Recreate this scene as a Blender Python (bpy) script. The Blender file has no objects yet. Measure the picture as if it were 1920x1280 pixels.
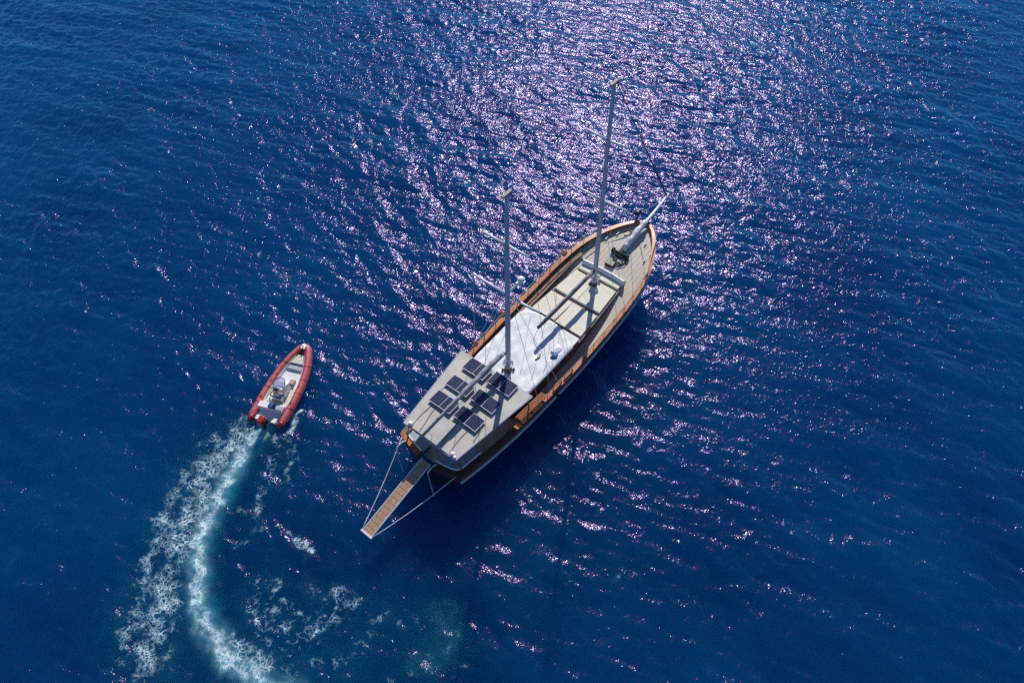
import bpy, bmesh, math, random
import numpy as np
from mathutils import Vector, Matrix

S = bpy.context.scene
R = math.radians

# ------------------------------------------------------------------ camera
cam = bpy.data.cameras.new("camera")
cam.sensor_width = 36.0
cam.lens = 1300.0 / 1920.0 * 36.0
cam.clip_end = 20000
co = bpy.data.objects.new("camera", cam)
S.collection.objects.link(co)
co.location = (0, 0, 38.0)
co.rotation_euler = (R(90 - 52), 0, 0)
S.camera = co

# ------------------------------------------------------------------ light
SUN_EL, SUN_AZ = R(37), R(8.5)          # azimuth from +Y towards +X
w = bpy.data.worlds.new("World")
S.world = w
w.use_nodes = True
wn = w.node_tree.nodes
sky = wn.new("ShaderNodeTexSky")
sky.sky_type = 'NISHITA'
sky.sun_disc = False
sky.sun_elevation = SUN_EL
sky.sun_rotation = SUN_AZ
sky.air_density = 0.8
sky.dust_density = 0.0
sky.ozone_density = 7.0
w.node_tree.links.new(sky.outputs[0], wn["Background"].inputs[0])
wn["Background"].inputs[1].default_value = 0.105
sl = bpy.data.lights.new("sun", 'SUN')
sl.energy = 4.6
sl.angle = R(0.5)
sl.color = (1.0, 0.95, 0.88)
so = bpy.data.objects.new("sun", sl)
S.collection.objects.link(so)
sd = Vector((math.sin(SUN_AZ) * math.cos(SUN_EL), math.cos(SUN_AZ) * math.cos(SUN_EL), math.sin(SUN_EL)))
so.rotation_euler = sd.to_track_quat('Z', 'Y').to_euler()
so.location = (20, 60, 60)
S.view_settings.view_transform = 'Standard'
S.view_settings.look = 'None'
S.view_settings.exposure = 0
S.view_settings.gamma = 1
S.view_settings.use_curve_mapping = False
S.cycles.use_denoising = False
S.cycles.sample_clamp_direct = 16.0
S.cycles.max_bounces = 6
S.cycles.transparent_max_bounces = 8
S.cycles.caustics_reflective = False
S.cycles.caustics_refractive = False

rng = random.Random(7)
nrng = np.random.default_rng(11)

# ------------------------------------------------------------------ materials
def mat(name, col, rough=0.5, var=0.12, scale=4.0, bump=0.0, metal=0.0, stretch=(1, 1, 1), spec=0.5, col2=None, detail=5):
    m = bpy.data.materials.new(name)
    m.use_nodes = True
    t = m.node_tree
    b = t.nodes["Principled BSDF"]
    b.inputs["Roughness"].default_value = rough
    b.inputs["Metallic"].default_value = metal
    b.inputs["Specular IOR Level"].default_value = spec
    tc = t.nodes.new("ShaderNodeTexCoord")
    mp = t.nodes.new("ShaderNodeMapping")
    mp.inputs["Scale"].default_value = stretch
    t.links.new(tc.outputs["Object"], mp.inputs[0])
    n = t.nodes.new("ShaderNodeTexNoise")
    n.inputs["Scale"].default_value = scale
    n.inputs["Detail"].default_value = detail
    n.inputs["Roughness"].default_value = 0.62
    t.links.new(mp.outputs[0], n.inputs["Vector"])
    r = t.nodes.new("ShaderNodeValToRGB")
    c1 = [max(0, c * (1 - var * 2)) for c in col]
    c2 = list(col2) if col2 else [min(1, c * (1 + var)) for c in col]
    r.color_ramp.elements[0].position = 0.3
    r.color_ramp.elements[0].color = (*c1, 1)
    r.color_ramp.elements[1].position = 0.68
    r.color_ramp.elements[1].color = (*c2, 1)
    t.links.new(n.outputs["Fac"], r.inputs[0])
    t.links.new(r.outputs[0], b.inputs["Base Color"])
    if bump:
        bp = t.nodes.new("ShaderNodeBump")
        bp.inputs["Strength"].default_value = 1.0
        bp.inputs["Distance"].default_value = bump
        t.links.new(n.outputs["Fac"], bp.inputs["Height"])
        t.links.new(bp.outputs[0], b.inputs["Normal"])
    return m

M = {}
M['hull'] = mat("hull_paint", (0.016, 0.020, 0.034), 0.28, 0.25, 1.5)
M['bulwark'] = mat("dark_varnish", (0.14, 0.05, 0.024), 0.35, 0.3, 3, stretch=(0.5, 4, 6))
M['varnish'] = mat("orange_varnish", (0.52, 0.155, 0.036), 0.32, 0.28, 3.2, stretch=(0.5, 5, 5))
M['lining'] = mat("bulwark_lining", (0.40, 0.20, 0.12), 0.5, 0.22, 3, stretch=(0.5, 4, 6))
M['shadecap'] = mat("shade_toned_cap", (0.10, 0.045, 0.022), 0.5, 0.4, 3, stretch=(0.6, 4, 4))  # cap varnish darkened in colour to deepen the shade round the stern
M['mahogany'] = mat("mahogany", (0.12, 0.032, 0.018), 0.3, 0.35, 2.5, stretch=(0.6, 3, 7))
M['white'] = mat("white_paint", (0.72, 0.72, 0.74), 0.4, 0.05, 3)
M['rub'] = mat("rub_paint", (0.62, 0.62, 0.68), 0.45, 0.1, 3)
M['deck'] = mat("weathered_teak_deck", (0.60, 0.545, 0.455), 0.7, 0.12, 3.0, stretch=(0.4, 9, 1), bump=0.004)
M['sidedeck'] = mat("brown_teak_deck", (0.30, 0.155, 0.10), 0.6, 0.22, 3.0, stretch=(0.35, 9, 1), bump=0.004)
M['rooftop'] = mat("grey_roof_paint", (0.48, 0.45, 0.41), 0.6, 0.10, 1.1, bump=0.004)
M['trunk'] = mat("off_white_trunk", (0.66, 0.65, 0.64), 0.55, 0.08, 2)
M['gaptop'] = mat("grey_slat_base", (0.19, 0.175, 0.16), 0.7, 0.15, 4)
M['mattress'] = mat("cream_canvas", (0.77, 0.72, 0.60), 0.85, 0.07, 2.2, bump=0.02)
M['canvas'] = mat("white_canvas", (0.76, 0.76, 0.78), 0.8, 0.06, 1.7, bump=0.05)
M['seam'] = mat("seam_tape", (0.38, 0.38, 0.41), 0.8, 0.1, 5)
M['mast'] = mat("painted_mast", (0.42, 0.48, 0.56), 0.4, 0.1, 2.5, stretch=(4, 4, 0.5))
M['spar'] = mat("grey_spar", (0.78, 0.79, 0.82), 0.4, 0.06, 4)
M['boom'] = mat("dark_boom", (0.17, 0.155, 0.145), 0.55, 0.2, 3)
M['sailbag'] = mat("grey_sail_cover", (0.30, 0.30, 0.335), 0.8, 0.14, 4, bump=0.03)
M['metal'] = mat("steel", (0.62, 0.64, 0.68), 0.3, 0.08, 6, metal=0.85)
M['wire'] = mat("wire", (0.60, 0.64, 0.70), 0.4, 0.1, 6)
M['black'] = mat("black_rubber", (0.018, 0.018, 0.022), 0.55, 0.3, 6)
M['stay'] = mat("dark_stay", (0.02, 0.026, 0.05), 0.7, 0.3, 3)
M['rope'] = mat("white_rope", (0.55, 0.58, 0.62), 0.8, 0.1, 30)
M['greenrope'] = mat("green_rope", (0.016, 0.030, 0.030), 0.8, 0.3, 12)
M['cell'] = mat("solar_cell", (0.020, 0.028, 0.078), 0.2, 0.2, 8)
M['panelframe'] = mat("panel_frame", (0.42, 0.38, 0.50), 0.4, 0.08, 5)
M['glass'] = mat("dark_window", (0.01, 0.013, 0.018), 0.08, 0.2, 3)
M['gang'] = mat("gangway_wood", (0.50, 0.30, 0.19), 0.6, 0.24, 3.5, stretch=(0.6, 6, 3))
M['cushion'] = mat("blue_grey_cushion", (0.36, 0.41, 0.46), 0.8, 0.1, 3, bump=0.02)
M['redball'] = mat("red_fender", (0.42, 0.05, 0.05), 0.4, 0.15, 5)
M['darkred'] = mat("dark_red_box", (0.05, 0.012, 0.014), 0.5, 0.2, 5)
M['bluebag'] = mat("blue_cloth", (0.10, 0.17, 0.33), 0.85, 0.25, 5, bump=0.03)
M['tan'] = mat("tan_wood", (0.44, 0.31, 0.20), 0.6, 0.15, 6)
M['capwood'] = mat("pale_worn_wood", (0.42, 0.35, 0.28), 0.7, 0.25, 9)
M['lamp'] = mat("lamp_cover", (0.82, 0.84, 0.82), 0.25, 0.03, 5)
M['tube'] = mat("red_hypalon", (0.50, 0.076, 0.084), 0.5, 0.14, 2.5)
M['tubecap'] = mat("dark_red_cone", (0.22, 0.018, 0.018), 0.45, 0.2, 3)
M['gel'] = mat("white_gelcoat", (0.80, 0.80, 0.82), 0.3, 0.05, 4)
M['ribfloor'] = mat("cream_floor", (0.62, 0.58, 0.49), 0.7, 0.1, 5)
M['greypad'] = mat("grey_pad", (0.40, 0.42, 0.46), 0.75, 0.12, 5)
def screen():
    m = mat("pale_screen", (0.5, 0.5, 0.62), 0.12, 0.08, 4)
    t = m.node_tree
    tr = t.nodes.new("ShaderNodeBsdfTransparent")
    tr.inputs[0].default_value = (0.86, 0.86, 0.95, 1)
    mx = t.nodes.new("ShaderNodeMixShader")
    mx.inputs[0].default_value = 0.25
    t.links.new(tr.outputs[0], mx.inputs[1])
    t.links.new(t.nodes["Principled BSDF"].outputs[0], mx.inputs[2])
    t.links.new(mx.outputs[0], t.nodes["Material Output"].inputs[0])
    return m
M['screen'] = screen()
M['cowl'] = mat("red_cowling", (0.34, 0.025, 0.025), 0.28, 0.12, 4)
M['bluebox'] = mat("blue_box", (0.03, 0.10, 0.26), 0.4, 0.15, 5)

# ------------------------------------------------------------------ builders
def link(o):
    S.collection.objects.link(o)
    return o

def obj(name, bm, m, parent=None, smooth=False):
    bmesh.ops.recalc_face_normals(bm, faces=bm.faces[:])
    me = bpy.data.meshes.new(name)
    bm.to_mesh(me)
    bm.free()
    if smooth:
        for p in me.polygons:
            p.use_smooth = True
    ms = m if isinstance(m, (list, tuple)) else [m]
    for x in ms:
        me.materials.append(M[x] if isinstance(x, str) else x)
    o = link(bpy.data.objects.new(name, me))
    if parent:
        o.parent = parent
    return o

def tag(o, label, cat, group=None):
    o['label'] = label
    o['category'] = cat
    if group:
        o['group'] = group
    return o

def empty(name, loc, rz=0):
    o = link(bpy.data.objects.new(name, None))
    o.location = loc
    o.rotation_euler = (0, 0, rz)
    o.empty_display_size = 0.5
    return o

def box(bm, x0, x1, y0, y1, z0, z1, bev=0.0, mx=None, seg=2):
    g = bmesh.ops.create_cube(bm, size=1.0)
    vs = g['verts']
    bmesh.ops.scale(bm, vec=(abs(x1 - x0), abs(y1 - y0), abs(z1 - z0)), verts=vs)
    bmesh.ops.translate(bm, vec=((x0 + x1) / 2, (y0 + y1) / 2, (z0 + z1) / 2), verts=vs)
    if bev:
        es = list({e for v in vs for e in v.link_edges})
        r = bmesh.ops.bevel(bm, geom=es, offset=bev, segments=seg, affect='EDGES', profile=0.6)
        vs = list({v for f in r['faces'] for v in f.verts} | {v for v in vs if v.is_valid})
    if mx is not None:
        bmesh.ops.transform(bm, matrix=mx, verts=[v for v in vs if v.is_valid])

def tube(bm, pts, rad, n=8, caps=True):
    pts = [Vector(p) for p in pts]
    if not isinstance(rad, (list, tuple)):
        rad = [rad] * len(pts)
    rings = []
    up = Vector((0, 0, 1))
    for i, p in enumerate(pts):
        d = (pts[min(i + 1, len(pts) - 1)] - pts[max(i - 1, 0)]).normalized()
        a = d.cross(up)
        if a.length < 1e-3:
            a = d.cross(Vector((1, 0, 0)))
        a.normalize()
        b = d.cross(a).normalized()
        rings.append([bm.verts.new(p + (a * math.cos(2 * math.pi * k / n) + b * math.sin(2 * math.pi * k / n)) * rad[i]) for k in range(n)])
    for r0, r1 in zip(rings, rings[1:]):
        for k in range(n):
            bm.faces.new((r0[k], r0[(k + 1) % n], r1[(k + 1) % n], r1[k]))
    if caps:
        bm.faces.new(rings[0][::-1])
        bm.faces.new(rings[-1])

def poly(bm, pts, z0, z1, bev=0.0):
    lo = [bm.verts.new((x, y, z0)) for x, y in pts]
    hi = [bm.verts.new((x, y, z1)) for x, y in pts]
    fs = [bm.faces.new(lo[::-1]), bm.faces.new(hi)]
    n = len(pts)
    for i in range(n):
        fs.append(bm.faces.new((lo[i], lo[(i + 1) % n], hi[(i + 1) % n], hi[i])))
    if bev:
        top = list(fs[1].edges)
        bmesh.ops.bevel(bm, geom=top, offset=bev, segments=3, affect='EDGES', profile=0.5)

def grid(bm, rows, close=False):
    vr = [[bm.verts.new(p) for p in r] for r in rows]
    for a, b in zip(vr, vr[1:]):
        n = len(a)
        for k in range(n if close else n - 1):
            bm.faces.new((a[k], a[(k + 1) % n], b[(k + 1) % n], b[k]))
    return vr

def ball(bm, c, r, sz=1.0, u=14, v=9):
    g = bmesh.ops.create_uvsphere(bm, u_segments=u, v_segments=v, radius=r)
    bmesh.ops.scale(bm, vec=(1, 1, sz), verts=g['verts'])
    bmesh.ops.translate(bm, vec=c, verts=g['verts'])

def NB():
    return bmesh.new()

def smooth_path(pts, n=6):
    """Catmull-Rom through the points"""
    P = [Vector(p) for p in pts]
    P = [P[0] * 2 - P[1]] + P + [P[-1] * 2 - P[-2]]
    out = []
    for i in range(1, len(P) - 2):
        for k in range(n):
            t = k / n
            a, b, c, d = P[i - 1], P[i], P[i + 1], P[i + 2]
            out.append(0.5 * ((2 * b) + (c - a) * t + (2 * a - 5 * b + 4 * c - d) * t * t + (3 * b - a - 3 * c + d) * t ** 3))
    out.append(P[-2])
    return out

# ------------------------------------------------------------------ the sea
WD = R(57)                                  # direction the waves run along
waves = []
for lam0, lam1, cnt, slope in ((5.5, 9.0, 9, 0.022), (2.4, 4.6, 26, 0.064), (1.1, 2.4, 38, 0.098), (0.5, 1.1, 52, 0.155)):
    for i in range(cnt):
        lam = lam0 * (lam1 / lam0) ** nrng.random()
        k = 2 * math.pi / lam
        th = WD + nrng.normal() * (R(24) if lam > 2.4 else R(38))
        a = slope / k / math.sqrt(cnt / 2.0)
        waves.append((k * math.cos(th), k * math.sin(th), a, nrng.random() * 2 * math.pi, lam))

def sea_height(x, y, cell=None):
    z = np.zeros_like(x)
    # slow gusts make the chop uneven
    gust = 0.85 + 0.22 * np.sin(x * 0.19 + 0.11 * y + 1.0) * np.sin(y * 0.16 - 0.07 * x + 2.0) + 0.14 * np.sin(0.41 * x - 0.33 * y)
    for kx, ky, a, ph, lam in waves:
        p = kx * x + ky * y + ph
        s = np.sin(p)
        s = s - 0.30 * np.cos(2 * p)        # sharper crests
        if cell is None:
            z += a * s
        else:
            z += a * s * np.clip((lam / cell - 2.5) / 3.0, 0, 1)
    return z * gust

def axis(c0, c1, step, far, growth=1.22):
    core = list(np.arange(c0, c1 + step / 2, step))
    lo, hi = [], []
    d, p = step, c0
    while p > -far:
        d *= growth
        p -= d
        lo.append(p)
    d, p = step, core[-1]
    while p < far:
        d *= growth
        p += d
        hi.append(p)
    return np.array(lo[::-1] + core + hi)

def build_sea():
    xs = axis(-66, 66, 0.135, 6000)
    ys = axis(2, 92, 0.135, 6000)
    X, Y = np.meshgrid(xs, ys)
    cx = np.gradient(xs)
    cy = np.gradient(ys)
    C = np.maximum(cx[None, :], cy[:, None])
    Z = sea_height(X, Y, C)
    nx, ny = len(xs), len(ys)
    me = bpy.data.meshes.new("water")
    me.vertices.add(nx * ny)
    me.vertices.foreach_set("co", np.stack([X, Y, Z], -1).astype(np.float32).ravel())
    idx = np.arange(nx * ny).reshape(ny, nx)
    q = np.stack([idx[:-1, :-1], idx[:-1, 1:], idx[1:, 1:], idx[1:, :-1]], -1).reshape(-1, 4)
    me.loops.add(q.size)
    me.loops.foreach_set("vertex_index", q.ravel().astype(np.int32))
    me.polygons.add(len(q))
    me.polygons.foreach_set("loop_start", (np.arange(len(q)) * 4).astype(np.int32))
    me.polygons.foreach_set("use_smooth", np.ones(len(q), dtype=bool))
    me.update(calc_edges=True)
    o = link(bpy.data.objects.new("water", me))
    o['kind'] = 'structure'
    return o

def sea_material():
    m = bpy.data.materials.new("sea_water")
    m.use_nodes = True
    t = m.node_tree
    L = t.links.new
    b = t.nodes["Principled BSDF"]
    b.inputs["Roughness"].default_value = 0.6
    b.inputs["Specular IOR Level"].default_value = 0.0
    # light wanders metres through clear water before it comes back up
    b.subsurface_method = 'RANDOM_WALK'
    b.inputs["Subsurface Weight"].default_value = 1.0
    b.inputs["Subsurface Radius"].default_value = (0.4, 1.0, 1.6)
    b.inputs["Subsurface Scale"].default_value = 30.0
    tc = t.nodes.new("ShaderNodeTexCoord")
    # colour of the deep: slow patches of clearer and darker water
    n0 = t.nodes.new("ShaderNodeTexNoise")
    n0.inputs["Scale"].default_value = 0.10
    n0.inputs["Detail"].default_value = 4
    L(tc.outputs["Object"], n0.inputs["Vector"])
    r = t.nodes.new("ShaderNodeValToRGB")
    r.color_ramp.elements[0].position = 0.32
    r.color_ramp.elements[0].color = (0.0001, 0.0255, 0.106, 1)
    r.color_ramp.elements[1].position = 0.72
    r.color_ramp.elements[1].color = (0.0001, 0.048, 0.152, 1)
    L(n0.outputs["Fac"], r.inputs[0])
    L(r.outputs[0], b.inputs["Base Color"])
    # ripples too small for the mesh
    mp = t.nodes.new("ShaderNodeMapping")
    mp.inputs["Rotation"].default_value = (0, 0, -WD)
    mp.inputs["Scale"].default_value = (1.0, 0.62, 1.0)
    L(tc.outputs["Object"], mp.inputs[0])
    last = None
    for sc, dist, det in ((2.6, 0.085, 3.0), (6.5, 0.050, 2.0), (17.0, 0.008, 1.0)):
        n = t.nodes.new("ShaderNodeTexNoise")
        n.inputs["Scale"].default_value = sc
        n.inputs["Detail"].default_value = det
        n.inputs["Roughness"].default_value = 0.5
        L(mp.outputs[0], n.inputs["Vector"])
        bp = t.nodes.new("ShaderNodeBump")
        bp.inputs["Strength"].default_value = 1.0
        bp.inputs["Distance"].default_value = dist
        pw = t.nodes.new("ShaderNodeMath")          # peaky ripples: a few steep facets among gentle ones
        pw.operation = 'POWER'
        pw.inputs[1].default_value = 3.0
        L(n.outputs["Fac"], pw.inputs[0])
        L(pw.outputs[0], bp.inputs["Height"])
        if last:
            L(last.outputs[0], bp.inputs["Normal"])
        last = bp
    L(last.outputs[0], b.inputs["Normal"])
    # mirror of the sky and sun on the clear blue surface
    fr = t.nodes.new("ShaderNodeFresnel")
    fr.inputs["IOR"].default_value = 1.34
    L(last.outputs[0], fr.inputs["Normal"])
    g1 = t.nodes.new("ShaderNodeBsdfGlossy")
    g1.inputs["Color"].default_value = (0.44, 0.86, 1.0, 1)
    g1.inputs["Roughness"].default_value = 0.06
    L(last.outputs[0], g1.inputs["Normal"])
    mx = t.nodes.new("ShaderNodeMixShader")
    L(fr.outputs[0], mx.inputs[0]); L(b.outputs[0], mx.inputs[1]); L(g1.outputs[0], mx.inputs[2])
    # facets below the ripple scale: a weak, wide, violet-tinted sheen around the sharp glints
    gl = t.nodes.new("ShaderNodeBsdfGlossy")
    gl.inputs["Color"].default_value = (0.0110, 0.0042, 0.0102, 1)
    gl.inputs["Roughness"].default_value = 0.19
    L(last.outputs[0], gl.inputs["Normal"])
    ad = t.nodes.new("ShaderNodeAddShader")
    L(mx.outputs[0], ad.inputs[0]); L(gl.outputs[0], ad.inputs[1])
    L(ad.outputs[0], t.nodes["Material Output"].inputs[0])
    return m

sea = build_sea()
sea.data.materials.append(sea_material())

# ------------------------------------------------------------------ wake foam
FO = dict(
  bow_s=[(-12.75, 27.6), (-12.95, 26.4), (-13.2, 25.2), (-13.65, 24.0), (-14.0, 22.6)],
  bow_p=[(-15.55, 26.2), (-16.0, 25.0), (-16.35, 24.0), (-16.6, 23.2)],
  near=[(-16.4, 22.8), (-17.3, 21.6), (-18.1, 20.3), (-18.5, 18.8), (-18.4, 17.0)],
  core=[(-15.48, 22.9), (-16.08, 22.12), (-16.93, 20.1), (-17.26, 18.23), (-17.66, 16.56), (-17.67, 14.82), (-17.2, 13.02), (-16.55, 11.31), (-15.58, 10.1), (-14.48, 9.06), (-12.62, 8.05), (-10.58, 7.2)],
  outer=[(-16.63, 23.01), (-17.82, 22.35), (-18.86, 21.47), (-19.39, 19.82), (-19.94, 18.41), (-20.03, 16.24), (-20.18, 14.2), (-20.13, 12.44), (-19.96, 10.9), (-19.68, 9.57), (-18.78, 8.18)],
  mid=[(-16.15, 22.43), (-17.55, 21.28), (-18.48, 19.82), (-18.7, 17.72), (-18.97, 15.44), (-19.01, 13.31), (-18.74, 11.31), (-18.48, 9.19)],
  right=[(-15.06, 22.35), (-14.53, 21.1), (-14.53, 20.18), (-14.8, 18.58), (-14.82, 17.39), (-15.05, 16.24)],
  right2=[(-14.66, 22.35), (-13.82, 21.66), (-13.37, 20.54), (-13.8, 19.1)],
  r3=[(-15.78, 16.96), (-14.55, 15.92), (-13.99, 15.6)],
  r4=[(-12.81, 15.76), (-12.05, 15.28), (-11.41, 14.45)],
  ring=[(-13.1, 13.25), (-13.77, 12.72), (-13.82, 12.15), (-13.34, 11.53), (-11.69, 10.82), (-9.95, 10.71), (-8.8, 11.31), (-8.49, 12.15)],
  ring2=[(-11.19, 12.72), (-10.39, 12.29), (-9.25, 12.38)],
  low=[(-14.42, 8.8), (-13.21, 8.3), (-11.63, 8.48), (-9.81, 8.93), (-8.22, 9.19), (-7.49, 9.97)],
  low2=[(-14.43, 9.97), (-13.69, 9.19), (-12.49, 8.68)],
  right_low=[(-7.6, 10.77), (-6.5, 11.04), (-4.76, 10.5), (-3.67, 11.04)],
  low3=[(-5.93, 8.3), (-4.32, 8.38), (-2.71, 8.68)],
  faint=[(2.95, 13.6), (4.4, 13.31), (6.18, 13.46), (7.39, 13.75)],
  turq=[(-3.56, 11.04), (-3.19, 9.97), (-4.36, 8.93)],
  turq2=[(-6.96, 11.31), (-7.25, 10.23)],
  turq3=[(-14.87, 15.44), (-15.4, 15.13)],
)
#        half width, lace density, soft milk, turquoise
FW = dict(near=(0.95, 0.52, 0.03, 0.2), bow_s=(0.28, 0.6, 0.18, 0.15), bow_p=(0.22, 0.55, 0.15, 0.15), core=(0.50, 0.60, 0.60, 0.95), outer=(0.95, 0.40, 0.0, 0.2), mid=(1.35, 0.47, 0.02, 0.24), right=(0.6, 0.36, 0.0, 0.1),
          right2=(0.35, 0.38, 0.0, 0.05), r3=(0.4, 0.36, 0, 0.08), r4=(0.28, 0.5, 0.05, 0.08), ring=(0.8, 0.34, 0, 0.16),
          ring2=(0.5, 0.36, 0.02, 0.12), low=(0.9, 0.30, 0, 0.14), low2=(0.6, 0.5, 0.05, 0.3), right_low=(0.6, 0.30, 0, 0.12),
          low3=(0.5, 0.30, 0, 0.12), faint=(0.4, 0.25, 0, 0.10), turq=(0.7, 0.28, 0.02, 0.42), turq2=(0.5, 0.28, 0, 0.18), turq3=(0.35, 0.3, 0, 0.12))

# older foam streaks drawn out in arcs inside the turn
for i_, (r_, a0_, a1_) in enumerate(((2.75, 165, 300), (2.35, 190, 345), (1.85, 150, 250), (1.95, 270, 360), (1.4, 200, 330), (3.3, 215, 290))):
    FO['arc%d' % i_] = [(-11.2 + (r_ + 0.12 * math.sin(a_ * 0.09 + i_)) * math.cos(R(a_)), 12.55 + (r_ * 0.92) * math.sin(R(a_))) for a_ in np.linspace(a0_, a1_, 9)]
    FW['arc%d' % i_] = (0.24, 0.385, 0.0, 0.12)

def dist_poly(x, y, pts):
    best = np.full_like(x, 1e9)
    for (ax, ay), (bx, by) in zip(pts, pts[1:]):
        dx, dy = bx - ax, by - ay
        t = np.clip(((x - ax) * dx + (y - ay) * dy) / (dx * dx + dy * dy), 0, 1)
        best = np.minimum(best, np.hypot(x - ax - t * dx, y - ay - t * dy))
    return best

def build_foam():
    st = 0.085
    xs = np.arange(-23, 9.5, st)
    ys = np.arange(5.5, 24.2, st)
    X, Y = np.meshgrid(xs, ys)
    # ragged borders
    wx = X + 0.12 * np.sin(2.1 * Y + 0.7 * X) + 0.13 * np.sin(4.7 * Y - 2 * X + 1) + 0.07 * np.sin(9.3 * Y + 3.1 * X)
    wy = Y + 0.12 * np.sin(2.3 * X - 0.6 * Y + 2) + 0.13 * np.sin(5.1 * X + 1.7 * Y) + 0.07 * np.sin(10.1 * X - 2.3 * Y)
    D = np.zeros_like(X); W_ = np.zeros_like(X); T = np.zeros_like(X)
    for k, pts in FO.items():
        hw, d, s, tq = FW[k]
        sp = [(p.x, p.y) for p in smooth_path([(a, b, 0) for a, b in pts], 4)]
        kw = 0.8 if k == 'core' else 1.0
        dd = dist_poly(X + kw * (wx - X), Y + kw * (wy - Y), sp)
        g = np.exp(-(dd / hw) ** 2 * 0.9)
        D = np.maximum(D, d * g)
        W_ = np.maximum(W_, s * np.exp(-(dd / (hw * 0.9)) ** 2))
        dt_ = dist_poly(X - 0.22, Y + 0.05, sp) if k == 'core' else dd
        T = np.maximum(T, tq * np.exp(-(dt_ / (hw * 1.5)) ** 2))
    Z = sea_height(X, Y, np.full_like(X, 0.135)) + 0.03
    keep = (D > 0.05) | (T > 0.05)
    idx = np.arange(X.size).reshape(X.shape)
    q = np.stack([idx[:-1, :-1], idx[:-1, 1:], idx[1:, 1:], idx[1:, :-1]], -1).reshape(-1, 4)
    kf = keep.ravel()[q].any(1)
    q = q[kf]
    used, inv = np.unique(q, return_inverse=True)
    q = inv.reshape(-1, 4)
    co_ = np.stack([X.ravel(), Y.ravel(), Z.ravel()], -1)[used]
    me = bpy.data.meshes.new("wake_foam")
    me.from_pydata(co_.tolist(), [], q.tolist())
    for nm, A in (("lace", D), ("milk", W_), ("turquoise", T)):
        at = me.attributes.new(nm, 'FLOAT', 'POINT')
        at.data.foreach_set("value", A.ravel()[used].astype(np.float32))
    for p in me.polygons:
        p.use_smooth = True
    o = link(bpy.data.objects.new("wake_foam", me))
    o['kind'] = 'stuff'
    tag(o, "lacy white foam and turquoise churned water curving behind the red speedboat", "wake")
    m = bpy.data.materials.new("foam")
    m.use_nodes = True
    t = m.node_tree
    L = t.links.new
    t.nodes.remove(t.nodes["Principled BSDF"])
    out = t.nodes["Material Output"]
    def N(ty, **kw):
        n = t.nodes.new(ty)
        for k, v in kw.items():
            setattr(n, k, v)
        return n
    def math_(op, a, b_=None, clamp=False):
        n = N("ShaderNodeMath", operation=op, use_clamp=clamp)
        for i, v in enumerate((a, b_)):
            if v is None:
                continue
            if isinstance(v, (int, float)):
                n.inputs[i].default_value = v
            else:
                L(v, n.inputs[i])
        return n.outputs[0]
    tc = N("ShaderNodeTexCoord")
    nz = N("ShaderNodeTexNoise")
    nz.inputs["Scale"].default_value = 1.3
    nz.inputs["Detail"].default_value = 5
    L(tc.outputs["Object"], nz.inputs["Vector"])
    warp = N("ShaderNodeMixRGB", blend_type='LINEAR_LIGHT')
    warp.inputs[0].default_value = 0.55
    L(tc.outputs["Object"], warp.inputs[1])
    L(nz.outputs["Color"], warp.inputs[2])
    a_l = N("ShaderNodeAttribute", attribute_name="lace").outputs["Fac"]
    a_m = N("ShaderNodeAttribute", attribute_name="milk").outputs["Fac"]
    a_t = N("ShaderNodeAttribute", attribute_name="turquoise").outputs["Fac"]
    cov = None
    for sc, wd, amp in ((2.1, 0.075, 1.0), (4.4, 0.13, 0.9)):
        v = N("ShaderNodeTexVoronoi", feature='DISTANCE_TO_EDGE')
        v.inputs["Scale"].default_value = sc
        L(warp.outputs[0], v.inputs["Vector"])
        width = math_('MULTIPLY', a_l, wd * 2.2)
        line = math_('SUBTRACT', 1.0, math_('DIVIDE', v.outputs["Distance"], math_('ADD', width, 0.004)), True)
        line = math_('MULTIPLY', line, amp)
        cov = line if cov is None else math_('MAXIMUM', cov, line)
    n2 = N("ShaderNodeTexNoise")
    n2.inputs["Scale"].default_value = 2.4
    n2.inputs["Detail"].default_value = 6
    n2.inputs["Roughness"].default_value = 0.7
    L(tc.outputs["Object"], n2.inputs["Vector"])
    n3 = N("ShaderNodeTexNoise")
    n3.inputs["Scale"].default_value = 1.3
    n3.inputs["Detail"].default_value = 3
    L(tc.outputs["Object"], n3.inputs["Vector"])
    # patchy: lace appears where noise beats a threshold that falls with density
    patch = math_('MULTIPLY', math_('ADD', math_('SUBTRACT', math_('ADD', math_('MULTIPLY', n2.outputs["Fac"], 0.6), math_('MULTIPLY', n3.outputs["Fac"], 0.7)), 0.95), math_('MULTIPLY', a_l, 0.95)), 4.0, True)
    n4 = N("ShaderNodeTexNoise")
    n4.inputs["Scale"].default_value = 7.5
    n4.inputs["Detail"].default_value = 3
    L(tc.outputs["Object"], n4.inputs["Vector"])
    speck = math_('MULTIPLY', math_('SUBTRACT', n4.outputs["Fac"], math_('SUBTRACT', 0.80, math_('MULTIPLY', a_l, 0.33))), 9.0, True)
    lace = math_('MAXIMUM', math_('MULTIPLY', cov, patch, True), speck)
    milk = math_('MULTIPLY', a_m, math_('MULTIPLY', math_('SUBTRACT', n2.outputs["Fac"], 0.26), 2.6, True), True)
    white = math_('MAXIMUM', lace, milk, True)
    tq = math_('MULTIPLY', a_t, math_('MULTIPLY', math_('SUBTRACT', n3.outputs["Fac"], 0.12), 2.2, True), True)
    tr = N("ShaderNodeBsdfTransparent")
    dt = N("ShaderNodeBsdfPrincipled")
    dt.subsurface_method = 'RANDOM_WALK'
    dt.inputs["Base Color"].default_value = (0.008, 0.17, 0.29, 1)
    dt.inputs["Subsurface Weight"].default_value = 1.0
    dt.inputs["Subsurface Radius"].default_value = (0.4, 1.0, 1.6)
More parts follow.
